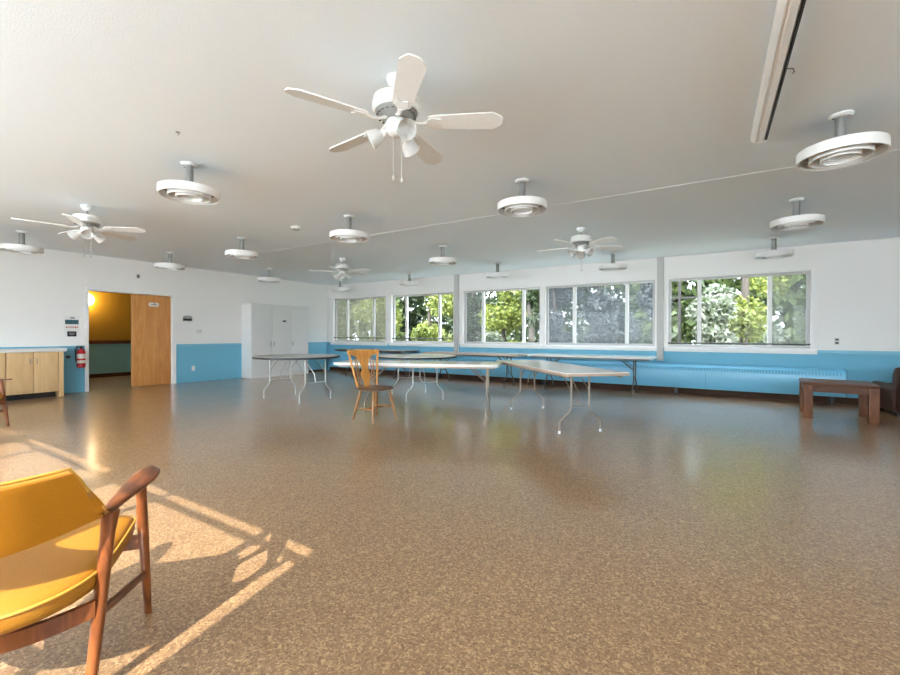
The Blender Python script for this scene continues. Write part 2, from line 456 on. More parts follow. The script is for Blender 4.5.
# hall beyond the doorway
HX = -13.8
b = MB().box(HX-.1, XL-T, 1.8, 8.0, -.12, 0); struct(b.build('floor_hall', M['floor']))
b = MB().box(HX-.1, XL-T, 1.8, 8.0, 2.6, 2.7); struct(b.build('ceiling_hall', M['ceil']))
b = MB().box(HX-.1, HX, 1.9, 7.9, .94, 2.6).box(HX, XL-T, 1.8, 1.9, .94, 2.6).box(HX, XL-T, 7.9, 8.0, .94, 2.6)
struct(b.build('wall_hall', M['mustard']))
b = MB().box(HX-.1, HX+.01, 1.9, 7.9, 0, .89).box(HX, XL-T, 1.79, 1.91, 0, .89).box(HX, XL-T, 7.89, 8.01, 0, .89)
struct(b.build('wall_hall_lower', M['hteal']))
b = MB().box(HX-.1, HX+.03, 1.9, 7.9, .89, .98).box(HX, XL-T, 1.78, 1.93, .89, .98)
struct(b.build('trim_8', M['hbrown']))
b = MB().box(HX, HX+.02, 1.9, 7.9, 0.001, .1); struct(b.build('baseboard_hall', M['brown']))
# lit globe on the hall wall
g = thing('globe_wall_lamp', 'lit round globe lamp on the mustard hallway wall beyond the doorway', 'lamp', (HX, 4.31, 2.03))
MB().lathe([(.0, 0), (.07, 0), (.07, .02), (.04, .04), (.03, .06)], 20, axis=((0, 0, 0), (1, 0, 0))).build('mount', M['lampw'], g)
MB().sphere((.20, 0, 0), .155, n=24).build('globe', M['globe'], g)

# ------------------------------------------------------------------ ceiling lights
def ring(b, r0, r1, z0, z1, n=48):
    b.lathe([(r0, z0), (r1, z0), (r1, z1), (r0, z1), (r0, z0)], n, cap=False)
def make_light():
    t = thing('ceiling_light', '', 'ceiling light')
    MB().lathe([(0, 0), (.070, 0), (.070, -.010), (.058, -.022), (0, -.024)], 28).build('canopy', M['lampw'], t)
    b = MB(); b.lathe([(0, -.03), (.006, -.03), (.006, -.024), (0, -.024)], 10, cx=-.045, cy=-.02)
    b.build('canopy_screw', M['dkgrey'], t)
    b = MB(); b.lathe([(.034, -.020), (.034, -.20)], 20); b.lathe([(.040, -.185), (.060, -.225)], 20)
    b.build('stem', M['stem'], t)
    MB().lathe([(0, -.220), (.06, -.220), (.238, -.234), (.249, -.238), (.249, -.244), (0, -.237)], 48).build('dish', M['lampi'], t)
    b = MB(); ring(b, .240, .251, -.310, -.238); b.build('louver_ring', M['lampw'], t)
    b = MB(); ring(b, .168, .177, -.316, -.236); b.build('louver_ring', M['lampw'], t)
    b = MB(); ring(b, .104, .113, -.320, -.234); b.build('louver_ring', M['lampw'], t)
    MB().lathe([(0, -.234), (.035, -.234), (.090, -.272), (.094, -.295), (.07, -.302), (0, -.306)], 28).build('reflector_bulb', M['silver'], t)
    return t
CX = [-9.05, -6.59, -4.13, -1.66, .80]; CY = [2.09, 4.11, 6.36, 8.56]
LIGHTS = [
 (0, 0, 'white ring ceiling light at the left frame edge, beside the left fan'),
 (0, 1, 'white ring ceiling light hanging in front of the wall above the doorway'),
 (0, 2, 'white ring ceiling light hanging above the white cupboard'),
 (0, 3, 'small white ring ceiling light in the far corner, below the farthest fan'),
 (1, 1, 'white ring ceiling light between the doorway light and the smoke detector'),
 (1, 3, 'small white ring ceiling light before the beam over the second window'),
 (2, 0, 'large white ring ceiling light nearest on the left, left of the big fan'),
 (2, 1, 'white ring ceiling light just right of the smoke detector'),
 (2, 2, 'white ring ceiling light hanging high before the first grey wall post'),
 (2, 3, 'small white ring ceiling light over the third window from the left'),
 (3, 1, 'white ring ceiling light in mid ceiling, right below the big fan'),
 (3, 3, 'small white ring ceiling light beside the fan over the fourth window'),
 (4, 1, 'largest white ring ceiling light, at the right beside the projector screen'),
 (4, 2, 'middle one of three white ring ceiling lights in the right row'),
 (4, 3, 'farthest white ring ceiling light of the right row, over the rightmost window'),
]
LPOS = {(4, 1): (.781, 4.076), (4, 2): (.83, 6.328), (4, 3): (.845, 8.583), (3, 1): (-1.669, 4.096), (2, 1): (-4.144, 4.115), (2, 2): (-4.098, 6.375),
        (2, 3): (-4.031, 8.5), (3, 3): (-1.632, 8.607), (1, 3): (-6.60, 8.68), (2, 0): (-4.158, 2.086), (1, 1): (-6.601, 4.137), (0, 1): (-8.978, 4.142),
        (0, 2): (-9.088, 6.385), (0, 0): (-9.128, 2.098), (0, 3): (-9.2, 8.8)}
LG = 'round ring ceiling lights in rows'
L0 = make_light()
for n, (i, j, lab) in enumerate(LIGHTS):
    p = (*LPOS[(i, j)], H)
    if n == 0: L0.location = p; L0['label'] = lab; L0['group'] = LG
    else: dup(L0, p, 0, lab, LG)

# ------------------------------------------------------------------ ceiling fans
def make_fan():
    t = thing('ceiling_fan', '', 'ceiling fan')
    MB().lathe([(0, 0), (.060, 0), (.062, -.012), (.052, -.040), (.032, -.062), (.018, -.066), (0, -.066)], 28).build('canopy', M['fanw'], t)
    MB().lathe([(.013, -.062), (.013, -.125)], 14).build('downrod', M['stem'], t)
    MB().lathe([(0, -.112), (.04, -.112), (.10, -.118), (.138, -.132), (.144, -.150), (.134, -.158), (.134, -.166), (.148, -.173), (.148, -.200), (.142, -.210),
                (.132, -.217), (.132, -.213), (0, -.213)], 40).build('motor_housing', M['fanw'], t)
    MB().lathe([(0, -.213), (.130, -.2135), (.125, -.224), (.10, -.245), (.085, -.262), (0, -.262)], 40).build('motor_vent_ring', M['grey'], t)
    b = MB()
    for k in range(20):
        a = 2*PI*k/20
        b.obox((.112*math.cos(a), .112*math.sin(a), -.236), (math.cos(a), math.sin(a), -.7), (-math.sin(a), math.cos(a), 0), (.7*math.cos(a), .7*math.sin(a), 1), .012, .008, .002)
    b.build('motor_vents', M['dkgrey'], t)
    for k in range(5):
        a = 2*PI*k/5
        u = Vector((math.cos(a), math.sin(a), 0)); v = Vector((-math.sin(a), math.cos(a), 0))
        pt = math.radians(13); v2 = v*math.cos(pt)-Vector((0, 0, 1))*math.sin(pt); w2 = u.cross(v2)
        o = Vector((0, 0, -.278))
        F = lambda x, y, z, o=o, u=u, v2=v2, w2=w2: o+u*x+v2*y+w2*z
        bl = MB().prism([(.20, -.045), (.23, -.056), (.595, -.070), (.645, -.038), (.655, -.02), (.655, .02), (.645, .038), (.595, .070), (.23, .056), (.20, .045)], -.004, .004, f=F)
        bo = bl.build('blade', M['fanw'], t)
        br = MB().tube([o+u*.07+Vector((0, 0, .02)), o+u*.11+Vector((0, 0, .0)), o+u*.15-w2*.012, o+u*.19-w2*.008], [.016, .013, .012, .014], 8, flat=(1.3, .6))
        br.prism([(.185, -.018), (.22, -.042), (.28, -.030), (.262, 0), (.28, .030), (.22, .042), (.185, .018)], -.011, -.0045, f=F)
        br.build('blade_iron', M['fanw'], bo)
    MB().lathe([(0, -.262), (.055, -.262), (.062, -.275), (.062, -.315), (.050, -.335), (.050, -.345), (.032, -.362), (0, -.366)], 28).build('light_kit', M['fanw'], t)
    for k in range(3):
        a = math.radians(63)+2*PI*k/3
        dirv = Vector((math.cos(a)*.86, math.sin(a)*.86, -.50)).normalized(); o = Vector((math.cos(a)*.045, math.sin(a)*.045, -.318))
        st = MB().tube([o, o+dirv*.05], .014, 12).lathe([(.02, .035), (.026, .05), (.02, .06)], 16, axis=(o, dirv)).build('lamp_arm', M['fanw'], t)
        sh = MB().lathe([(.022, .05), (.040, .065), (.050, .09), (.054, .115), (.061, .137), (.057, .137), (.049, .115), (.045, .09), (.036, .07), (.0, .06)], 24, axis=(o, dirv), cap=False)
        sh.build('glass_shade', M['frost'], t)
    for (dx, dy, ln) in ((-.012, -.03, .285), (.03, .02, .28)):
        b = MB().tube([(dx, dy, -.35), (dx, dy, -.36-ln+.03)], .0019, 6).lathe([(0, -.36-ln), (.006, -.355-ln), (.007, -.34-ln), (.003, -.33-ln), (0, -.33-ln)], 10, cx=dx, cy=dy)
        b.build('pull_chain', M['chain'], t)
    return t
FG = 'white five-blade ceiling fans'
F0 = make_fan(); F0.location = (-1.67, 2.06, H); F0.rotation_euler = (0, 0, math.radians(28.7))
F0['label'] = 'largest white ceiling fan with three glass shades, nearest overhead'; F0['group'] = FG
dup(F0, (-6.60, 2.10, H), math.radians(40), 'white ceiling fan at the far left, above the doorway', FG)
dup(F0, (-1.66, 6.36, H), math.radians(39), 'white ceiling fan in front of the fourth window', FG)
dup(F0, (-6.56, 6.33, H), math.radians(10), 'small farthest white ceiling fan, near the room corner', FG)

# smoke detector, hook, projector screen
sd = thing('smoke_detector', 'small round white smoke detector flat on the ceiling', 'smoke detector', (-5.24, 4.13, H))
MB().lathe([(0, 0), (.075, 0), (.075, -.015), (.06, -.03), (.035, -.034), (0, -.035)], 28).build('body', M['lampw'], sd)
MB().lathe([(.036, -.034), (.05, -.0325), (.05, -.040), (.036, -.042)], 24, cap=False).build('vent', M['grey'], sd)
hk = MB().lathe([(0, 0), (.016, 0), (.016, -.004), (0, -.006)], 14, cx=0, cy=0).tube([(0, 0, -.004), (0, 0, -.02), (.008, 0, -.028), (.014, 0, -.02)], .002, 6).build('ceiling_hook', M['grey'])
hk.location = (-3.58, 1.71, H); tag(hk, 'tiny grey ceiling hook above the nearest left ceiling light', 'hook')
ps = thing('projector_screen', 'long white roll-up projector screen case hung under the ceiling', 'projector screen', (.30, 4.0, H))
prof = [(-.052, -.035), (-.040, -.022), (.030, -.022), (.042, -.034), (.042, -.085), (.020, -.112), (-.008, -.112), (-.014, -.104), (-.022, -.104), (-.028, -.110), (-.046, -.095), (-.052, -.080)]
MB().prism(prof, 0, 3.0, f=lambda x, y, z: (x, -z, y)).build('case', M['fascia'], ps)
MB().prism([(x*1.06, y*1.04+.002) for x, y in prof], -.012, .0, f=lambda x, y, z: (x, -z, y)).build('end_cap', M['lampw'], ps)
MB().box(.042, .047, -2.99, -.01, -.098, -.040).box(.034, .047, -2.99, -.01, -.106, -.096).build('screen_bar', M['black'], ps)
MB().tube([(.046, -1.0, -.10), (.075, -1.0, -.108), (.08, -1.0, -.13), (.07, -1.0, -.135)], .003, 8).build('pull_hook', M['dkgrey'], ps)
for yy in (-.12, -2.3):
    MB().box(-.02, .02, yy-.02, yy+.02, -.024, 0).build('ceiling_bracket', M['stem'], ps)

# ------------------------------------------------------------------ heater along the far wall
ht = thing('convector_heater', 'long blue convector heater along the wall under the windows', 'heater', (0, YF, 0))
hx0, hx1 = -9.75, 1.88
prof = [(-.016, .135), (-.225, .135), (-.235, .16), (-.235, .47), (-.215, .545), (-.16, .585), (-.016, .595)]
MB().prism(prof, hx0, hx1, f=lambda x, y, z: (z, x, y)).build('casing', M['blueh'], ht)
b = MB(); x = hx0+.05
b.obox(((hx0+hx1)/2, -.2252, .508), (1, 0, 0), (0, .02, .075), (0, -.075, .02), (hx1-hx0)/2-.04, .034, .0012); b.m = 1
while x < hx1-.06:
    b.obox((x, -.2255, .511), (1, 0, 0), (0, .02, .075), (0, -.075, .02), .006, .028, .0028); x += .045
g_ = b.build('grille', [M['blueh'], M['slot']], ht)
b = MB()
for x in (-7.4, -4.9, -2.5, -.1): b.box(x-.004, x+.004, -.2375, -.2345, .16, .47)
b.build('casing_joints', M['slot'], ht)
MB().prism([(a*1.02, c) for a, c in prof], hx1, hx1+.02, f=lambda x, y, z: (z, x, y)).build('end_cap', M['slot'], ht)
MB().prism([(a*1.02, c) for a, c in prof], hx0-.02, hx0, f=lambda x, y, z: (z, x, y)).build('end_cap', M['blue'], ht)
for x in (-9.2, -6.2, -3.3, -.6, 1.72):
    MB().box(x-.025, x+.025, -.20, -.03, 0, .135).build('foot', M['dkgrey'], ht)
# blue side cover in the corner by the left wall
cc = thing('corner_pipe_cover', 'dark blue boxed cover in the corner beside the white cupboard', 'cover', (XL, 9.0, 0))
MB().prism([(.002, .06), (.16, .06), (.22, .55), (.22, .86), (.20, .895), (.002, .895)], -.40, .34, f=lambda x, y, z: (x, z, y)).build('panel', M['blue'], cc)
MB().box(.002, .15, -.38, .32, 0, .06).build('plinth', M['brown'], cc)
MB().box(.002, .226, -.402, .342, .895, .915, .004).build('cap', M['blue'], cc)

# ------------------------------------------------------------------ folding tables
def tube_leg_pair(par, x, half_top, half_foot, ztop, m, brace_to, capm=None, name='leg', bar_z=.30, brace=True, r=.0125):
    """a wishbone pair of bent steel legs at local x, spread along y."""
    for sgn in (-1, 1):
        a, c = sgn*half_top, sgn*half_foot
        pts = [(x, a, ztop), (x, a, .36)]
        n = 8
        for k in range(n+1):
            t = k/n; s_ = t*t*(3-2*t)
            pts.append((x, a+(c-a)*s_, .30-.18*t))
        pts += [(x, c, .09), (x, c, .018)]
        lg = MB().tube(pts, r, 10).build(name, m, par)
        MB().lathe([(0, 0), (.015, 0), (.0165, .015), (.015, .034), (0, .036)], 12, cx=x, cy=c).build('foot_cap', capm or m, lg)
    MB().tube([(x, -half_top, bar_z+.02), (x, half_top, bar_z+.02)], .009, 8).build('crossbar', m, par)
    sx = 1 if brace_to > x else -1
    MB().tube([(x, 0, bar_z+.02), (x+sx*.03, 0, .46), (x+sx*.30, 0, ztop-.004)], .008, 8).build('folding_brace', m, par) if brace else None
    MB().tube([(x+sx*.012, -half_top, .50), (x+sx*.27, -half_top, ztop-.004)], .007, 8).build('folding_brace', m, par)
    MB().tube([(x+sx*.012, half_top, .50), (x+sx*.27, half_top, ztop-.004)], .007, 8).build('folding_brace', m, par)
    MB().box(x-.02, x+.02, -half_top-.04, half_top+.04, ztop-.012, ztop+.001).build('leg_plate', m, par)

def rect_table(label, loc, ang, top, edge, legm, L=2.44, Wd=.76, zt=.74, inset=.36, inset2=None, group='rectangular folding tables'):
    t = thing('folding_table', label, 'table', (*loc, 0), ang, group)
    hx, hy = L/2, Wd/2
    def rr(hx, hy, r):
        P = []
        for cx, cy, a0 in ((hx-r, hy-r, 0), (-hx+r, hy-r, 90), (-hx+r, -hy+r, 180), (hx-r, -hy+r, 270)):
            for k in range(4): a = math.radians(a0+30*k); P.append((cx+r*math.cos(a), cy+r*math.sin(a)))
        return P
    MB().prism(rr(hx-.004, hy-.004, .02), zt-.006, zt).build('tabletop', top, t)
    MB().prism(rr(hx, hy, .024), zt-.034, zt-.0055).build('edge_band', edge, t)
    MB().box(-hx+.06, hx-.06, -hy+.05, -hy+.07, zt-.06, zt-.034).box(-hx+.06, hx-.06, hy-.07, hy-.05, zt-.06, zt-.034).build('apron', legm, t)
    cm = M['cap'] if edge == M['tedge'] and legm == M['leg'] else None
    tube_leg_pair(t, -hx+inset, .115, .265, zt-.034, legm, 0, cm)
    tube_leg_pair(t, hx-(inset2 or inset), .115, .265, zt-.034, legm, 0, cm)
    return t
def round_table(label, loc, ang, top, legm, R_=.74, zt=.77, ht_=.22, hf=.34, px=.48):
    t = thing('round_folding_table', label, 'table', (*loc, 0), ang, 'round folding tables')
    MB().lathe([(0, zt-.006), (R_-.004, zt-.006), (R_-.004, zt), (0, zt)], 64).build('tabletop', top, t)
    MB().lathe([(0, zt-.036), (R_-.012, zt-.036), (R_, zt-.030), (R_, zt-.008), (R_-.004, zt-.0055), (0, zt-.0055)], 64).build('edge_band', M['bedge'], t)
    tube_leg_pair(t, -px, ht_, hf, zt-.036, legm, 0)
    tube_leg_pair(t, px, ht_, hf, zt-.036, legm, 0)
    return t
rect_table('pale folding table set at an angle, nearest one right of centre', (-1.88, 5.65), math.radians(133.5), M['topl'], M['tedge'], M['leg'], inset=.405)
rect_table('pale folding table behind the wooden chair, running across the middle', (-3.74, 5.165), math.radians(21), M['topl'], M['wedge'], M['leg'], Wd=.72, inset=.46, inset2=.19)
rect_table('folding table against the heater under the fourth window', (-2.14, 8.93), 0, M['topl'], M['wedge'], M['legd'])
rect_table('folding table against the heater below the first grey post', (-4.66, 8.62), 0, M['topg'], M['tedge'], M['legd'])
rect_table('dark folding table against the heater, farthest left under the windows', (-7.88, 8.84), 0, M['topd'], M['bedge'], M['legd'])
round_table('round grey folding table with black edge before the white cupboard', (-6.33, 5.02), 0.0, M['topg'], M['legs'])
round_table('round pale folding table with black edge behind the long middle table', (-4.64, 6.33), math.radians(-36), M['topl'], M['legs'])

# ------------------------------------------------------------------ wooden splat-back chair
wc = thing('wooden_chair', 'honey oak chair with carved splat back, by the middle table', 'chair', (-3.885, 4.345, 0), math.radians(-8))
# local: +x forward, y to its left
P = []
for k in range(40):
    a = 2*PI*k/40; ca, sa = math.cos(a), math.sin(a)
    P.append((.22*math.copysign(abs(ca)**.7, ca)+.0, (.225+.02*ca)*math.copysign(abs(sa)**.7, sa)))
MB().layers([[(x*.88, y*.88, .405) for x, y in P], [(x, y, .418) for x, y in P], [(x, y, .436) for x, y in P], [(x*.95, y*.95, .443) for x, y in P], [(x*.6, y*.6, .434) for x, y in P]]).build('seat', M['oakseat'], wc)
legxy = {(-1, -1): None}
for sx in (-1, 1):
    for sy in (-1, 1):
        A = Vector((sx*.13, sy*.135, .412)); B_ = Vector((sx*.205, sy*.205, 0))
        prof = [(0, .014), (.08, .019), (.14, .016), (.18, .024), (.30, .025), (.42, .019), (.46, .024), (.52, .018), (.60, .020), (.85, .015), (1, .013)]
        MB().tube([A.lerp(B_, t) for t, r in prof], [r for t, r in prof], 12).build('leg', M['oakd'], wc)
def lp(sx, sy, t): return Vector((sx*.13, sy*.135, .412)).lerp(Vector((sx*.205, sy*.205, 0)), t)
for sy in (-1, 1):
    a, c = lp(-1, sy, .60), lp(1, sy, .60)
    MB().tube([a, a.lerp(c, .5), c], [.010, .016, .010], 10).build('stretcher', M['oakd'], wc)
a, c = (lp(-1, -1, .6)+lp(1, -1, .6))/2, (lp(-1, 1, .6)+lp(1, 1, .6))/2
MB().tube([a, a.lerp(c, .5), c], [.010, .016, .010], 10).build('stretcher', M['oakd'], wc)
def bk(y, z):  # back plane leans backwards and is curved
    return Vector((-.165-.22*(z-.44)+.35*y*y, y, z))
crest = []
ys = [-.27+.54*i/16 for i in range(17)]
def crest_ring(y):
    u = abs(y)/.27
    z1 = .945-.02*u*u+(.012 if u > .8 else 0); z0 = .83+.055*u if u > .45 else .80+.02*u
    p0, p1 = bk(y, z0), bk(y, z1); th = .011
    return [p0+Vector((-th, 0, 0)), p0+Vector((th, 0, 0)), p1+Vector((th, 0, 0)), p1+Vector((-th, 0, 0))]
MB().layers([crest_ring(y) for y in ys]).build('crest_rail', M['oak'], wc, sharp=50)
# vase-shaped splat
rows = [(.44, .045), (.50, .050), (.56, .072), (.60, .080), (.64, .070), (.68, .046), (.72, .058), (.77, .078), (.81, .088)]
R_ = []
for z, hw in rows:
    c0, c1 = bk(-hw, z), bk(hw, z); c0.x = c1.x = bk(0, z).x+.004
    th = Vector((.006, 0, 0)); R_.append([c0-th, c0+th, c1+th, c1-th])
MB().layers(R_).build('splat', M['oak'], wc, sharp=50)
for sy in (-1, 1):
    pts = [bk(sy*.165, .43).lerp(bk(sy*.25, .89), t) for t in (0, .1, .3, .5, .7, .9, 1)]
    MB().tube(pts, [.012, .017, .013, .018, .013, .016, .013], 10).build('back_post', M['oak'], wc)
    for q0, q1 in ((.125, .165), (.095, .125)):
        MB().tube([bk(sy*q0, .43).lerp(bk(sy*q1, .84), t) for t in (0, .3, .55, .8, 1)], [.006, .008, .010, .007, .006], 8).build('spindle', M['oakd'], wc)

# ------------------------------------------------------------------ mustard armchairs
def make_armchair():
    # local: +y forward, x to its right
    t = thing('armchair', '', 'armchair')
    # back shell
    def shell(inner):
        rows_ = []
        N, K = 28, 8
        for j in range(K+1):
            v = j/K; row = []
            for i in range(N+1):
                u = -1+2*i/N; r = .290*math.sin(u*PI/2*.98)
                q = abs(r)/.290
                zb = .524+.03*q*q
                zt = .727-.155*max(0, (q-.84)/.16)**1.15
                z = zb+(zt-zb)*v
                d_ = -.462+.255*(r/.30)**2-.05*(v-.35)
                row.append((r*(1+.02*v), d_, z))
            rows_.append(row)
        return rows_
    rows_ = shell(0)
    bm = bmesh.new(); V = [[bm.verts.new(p) for p in r] for r in rows_]
    for A, B_ in zip(V, V[1:]):
        for i in range(len(A)-1): bm.faces.new((A[i], A[i+1], B_[i+1], B_[i]))
    bmesh.ops.recalc_face_normals(bm, faces=bm.faces[:])
    b = MB(); b.bm.free(); b.bm = bm
    o = b.build('backrest', M['vinyld'], t, sharp=60)
    md = o.modifiers.new('thick', 'SOLIDIFY'); md.thickness = .027; md.offset = 0
    md = o.modifiers.new('round', 'BEVEL'); md.width = .012; md.segments = 3; md.limit_method = 'ANGLE'; md.angle_limit = math.radians(50)
    back = o
    # stitching down both ends of the back
    for side in (0, 1):
        b = MB()
        ends = []
        for j in range(9):
            row = rows_[j]; p = Vector(row[-2 if side else 1]); q_ = Vector(row[-3 if side else 2])
            ends.append((p, q_))
        for k in range(16):
            tt = k/15*7.99; j = int(tt); fr = tt-j
            p = ends[j][0].lerp(ends[j+1][0], fr); q_ = ends[j][1].lerp(ends[j+1][1], fr)
            tg = (q_-p).normalized(); nn = Vector((tg.y, -tg.x, 0)).normalized()
            if nn.y > 0: nn = -nn
            b.tube([p+nn*.019+tg*.0, p+nn*.021+tg*.008+Vector((0, 0, .004)), p+nn*.019+tg*.016], .0022, 5)
        b.build('stitching', M['thread'], back)
    # top piping
    b = MB(); top = [Vector(p)+Vector((0, 0, .016)) for p in rows_[-1][3:-3]]
    b.tube([p+Vector((0, -.012, -.002)) for p in top], .005, 8); b.build('piping', M['pipe'], back)
    # seat cushion
    def outline(s):
        P_ = []
        fw, rc = .262*s, .055
        for k in range(9):
            a = math.radians(90-90*k/8); P_.append((fw-rc+rc*math.cos(a), .135*s-rc+rc*math.sin(a)))
        for k in range(1, 6): P_.append((fw+.018*s*math.sin(PI*k/6*.5), .08-(.28)*k/6))
        for k in range(25):
            a = -PI*k/24
            P_.append((.280*s*math.cos(a), -.20+.235*s*math.sin(a)))
        for k in range(5, 0, -1): P_.append((-fw-.018*s*math.sin(PI*k/6*.5), .08-(.28)*k/6))
        for k in range(9):
            a = math.radians(180-90*k/8); P_.append((-fw+rc+rc*math.cos(a), .135*s-rc+rc*math.sin(a)))
        return P_
    zz = lambda y, dz: .368+.047*((y+.43)/.56)+dz
    lay = []
    for s, dz in ((.93, -.070), (.985, -.062), (1, -.045), (1, -.018), (.985, -.006), (.95, .002), (.86, .010), (.7, .016), (.45, .019), (.2, .02)):
        o_ = outline(s); o0 = outline(1.)
        lay.append([(x, y if s > .9 else -.14+(y0+.14)*s, zz(y0 if s > .9 else -.14+(y0+.14)*s, dz)) for (x, y), (x0, y0) in zip(o_, o0)])
        if s <= .9: lay[-1] = [(x0*s, -.14+(y0+.14)*s, zz(-.14+(y0+.14)*s, dz)) for x0, y0 in o0]
        else: lay[-1] = [(x0*s, -.14+(y0+.14)*s, zz(y0, dz)) for x0, y0 in o0]
    se = MB().layers(lay).build('seat', M['vinyl'], t, sharp=70)
    b = MB(); pp = [(x0*1.0, -.14+(y0+.14)*1.0, zz(y0, -.012)) for x0, y0 in outline(1.)]
    b.tube(pp+[pp[0]], .0045, 6, caps=False); b.build('piping', M['pipe'], se)
    fr = []
    for s, dz in ((.78, -.094), (.80, -.092), (.81, -.085), (.81, -.071)):
        fr.append([(x0*s, -.14+(y0+.14)*s, zz(y0, dz)) for x0, y0 in outline(1.)])
    MB().layers(fr).build('seat_frame', M['teak'], t)
    for nm, ya, bow, za, zm in (('rear_rail', -.262, -.07, .268, .236), ('front_rail', .09, .02, .315, .305)):
        rr_ = []
        for k in range(17):
            u = -1+2*k/16; x = u*.283; y = ya+bow*(1-u*u); z = za+(zm-za)*(1-u*u)
            rr_.append([(x, y-.011, z-.026), (x, y+.011, z-.026), (x, y+.011, z+.026), (x, y-.011, z+.026)])
        MB().layers(rr_).build(nm, M['teakl'], t, sharp=50)
    for sx in (-1, 1):
        # paddle arm
        secs = [(-.235, .292, .556, .016, .013), (-.20, .295, .562, .019, .014), (-.13, .300, .570, .027, .0125), (-.05, .304, .576, .040, .0115), (.04, .303, .580, .047, .0105), (.10, .299, .583, .046, .0098), (.145, .294, .585, .038, .009), (.172, .289, .586, .024, .008), (.184, .286, .586, .007, .006)]
        ringp = []
        for y, x, z, hw, hh in secs:
            ringp.append([(sx*x+hw*math.copysign(abs(math.cos(a))**.8, math.cos(a)), y, z+hh*math.copysign(abs(math.sin(a))**.8, math.sin(a))) for a in [2*PI*k/18 for k in range(18)]])
        MB().layers(ringp).build('arm', M['teak'], t, sharp=60)
        tp, ft = Vector((sx*.297, -.205, .556)), Vector((sx*.272, -.285, 0))
        MB().tube([tp.lerp(ft, q) for q in (0, .12, .3, .6, .85, 1)], [.029, .022, .0215, .0205, .018, .0165], 14, flat=(.9, 1.1)).build('leg', M['teakl'], t)
        tp2, ft2 = Vector((sx*.300, .035, .574)), Vector((sx*.291, .135, 0))
        MB().tube([tp2.lerp(ft2, q) for q in (0, .12, .3, .6, .85, 1)], [.021, .019, .0195, .018, .016, .0145], 14, flat=(.9, 1.1)).build('leg', M['teakl'], t)
        a_, c_ = tp.lerp(ft, .575), tp2.lerp(ft2, .69)
        MB().tube([a_, a_.lerp(c_, .5), c_], [.013, .0145, .012], 10, flat=(.7, 1.25)).build('stretcher', M['teak'], t)
    return t
AG = 'mustard yellow armchairs'
ac = make_armchair()
ac.location = (-2.07, .52, 0); ac.rotation_euler = (0, 0, math.radians(48.7))
ac['label'] = 'mustard vinyl teak armchair in the left foreground, seen from behind'; ac['group'] = AG
dup(ac, (-7.395, 1.26, 0), math.radians(-58), 'mustard teak armchair cut by the left frame edge, before the cabinet', AG)

# ------------------------------------------------------------------ coffee table and brown armchair
ct = thing('coffee_table', 'chunky brown wooden coffee table standing near the heater end', 'table', (1.50, 7.97, 0), math.radians(-4))
MB().box(-.385, .385, -.36, .36, .465, .505, .006).build('tabletop', M['cwood'], ct)
for sx in (-1, 1):
    for sy in (-1, 1):
        MB().box(sx*.33-.05, sx*.33+.05, sy*.305-.05, sy*.305+.05, 0, .465, .005).build('leg', M['cleg'], ct)
for sy in (-1, 1): MB().box(-.28, .28, sy*.315-.02, sy*.315+.02, .375, .465).build('apron', M['cwood'], ct)
for sx in (-1, 1): MB().box(sx*.34-.02, sx*.34+.02, -.255, .255, .375, .465).build('apron', M['cwood'], ct)

ba = thing('leather_armchair', 'dark brown leather armchair partly cut by the right frame edge', 'armchair', (2.60, 8.80, 0), math.radians(4))
MB().box(-.40, .40, -.36, .40, .06, .30, .03).build('base', M['leather'], ba)
MB().box(-.27, .27, -.20, .43, .30, .43, .05).build('seat_cushion', M['leather'], ba)
for sx in (-1, 1):
    poly = [(sx*.36+.095*math.cos(a), .355+.095*math.sin(a)) for a in [PI*k/10 for k in range(11)]]+[(sx*.36-.085, .07), (sx*.36+.085, .07)]
    MB().prism(poly, -.36, .43, bev=.012, f=lambda x, y, z: (x, z, y)).build('arm', M['leather'], ba)
pb = [(-.44, .10), (-.46, .5), (-.44, .66), (-.37, .715), (-.27, .70), (-.20, .60), (-.18, .32), (-.2, .1)]
MB().prism(pb, -.40, .40, bev=.035, f=lambda x, y, z: (z, x, y)).build('backrest', M['leather'], ba)
for sx in (-1, 1):
    for yy in (-.3, .34): MB().box(sx*.34-.03, sx*.34+.03, yy-.03, yy+.03, 0, .065).build('foot', M['black'], ba)

# ------------------------------------------------------------------ left wall things
# base cabinets and worktop
def cabinet(y0, y1, label):
    t = thing('base_cabinet', label, 'cabinet', (XL, y0, 0), 0, 'maple base cabinets')
    wv = y1-y0; D = .44
    MB().box(.002, D-.02, .0, wv, .10, .825).build('body', M['maple'], t)
    MB().box(.002, D-.10, .02, wv-.02, .0, .10).build('toe_kick', M['black'], t)
    hw = wv/2
    for k in range(2):
        a = k*hw
        dr = MB().box(D-.02, D, a+.003, a+hw-.003, .105, .82, .002).build('door', M['maple'], t)
        hy = a+hw-.045 if k == 0 else a+.045
        MB().tube([(D, hy, .62), (D+.025, hy, .625), (D+.025, hy, .705), (D, hy, .71)], .006, 8).build('handle', M['stem'], dr)
    return t
cabinet(2.135, 2.815, 'maple two-door base cabinet nearest the doorway')
cabinet(1.445, 2.13, 'maple base cabinet at the left frame edge, beside the first')
w_ = tag(MB().box(XL+.002, XL+.47, 1.44, 2.925, .826, .885, .006).build('worktop', M['counter']), 'pale worktop lying across the maple base cabinets', 'worktop')
ep = tag(MB().box(XL+.002, XL+.44, 2.818, 2.885, 0, .825).build('end_panel', M['maple']), 'maple end panel closing the cabinet row beside the extinguisher', 'panel')

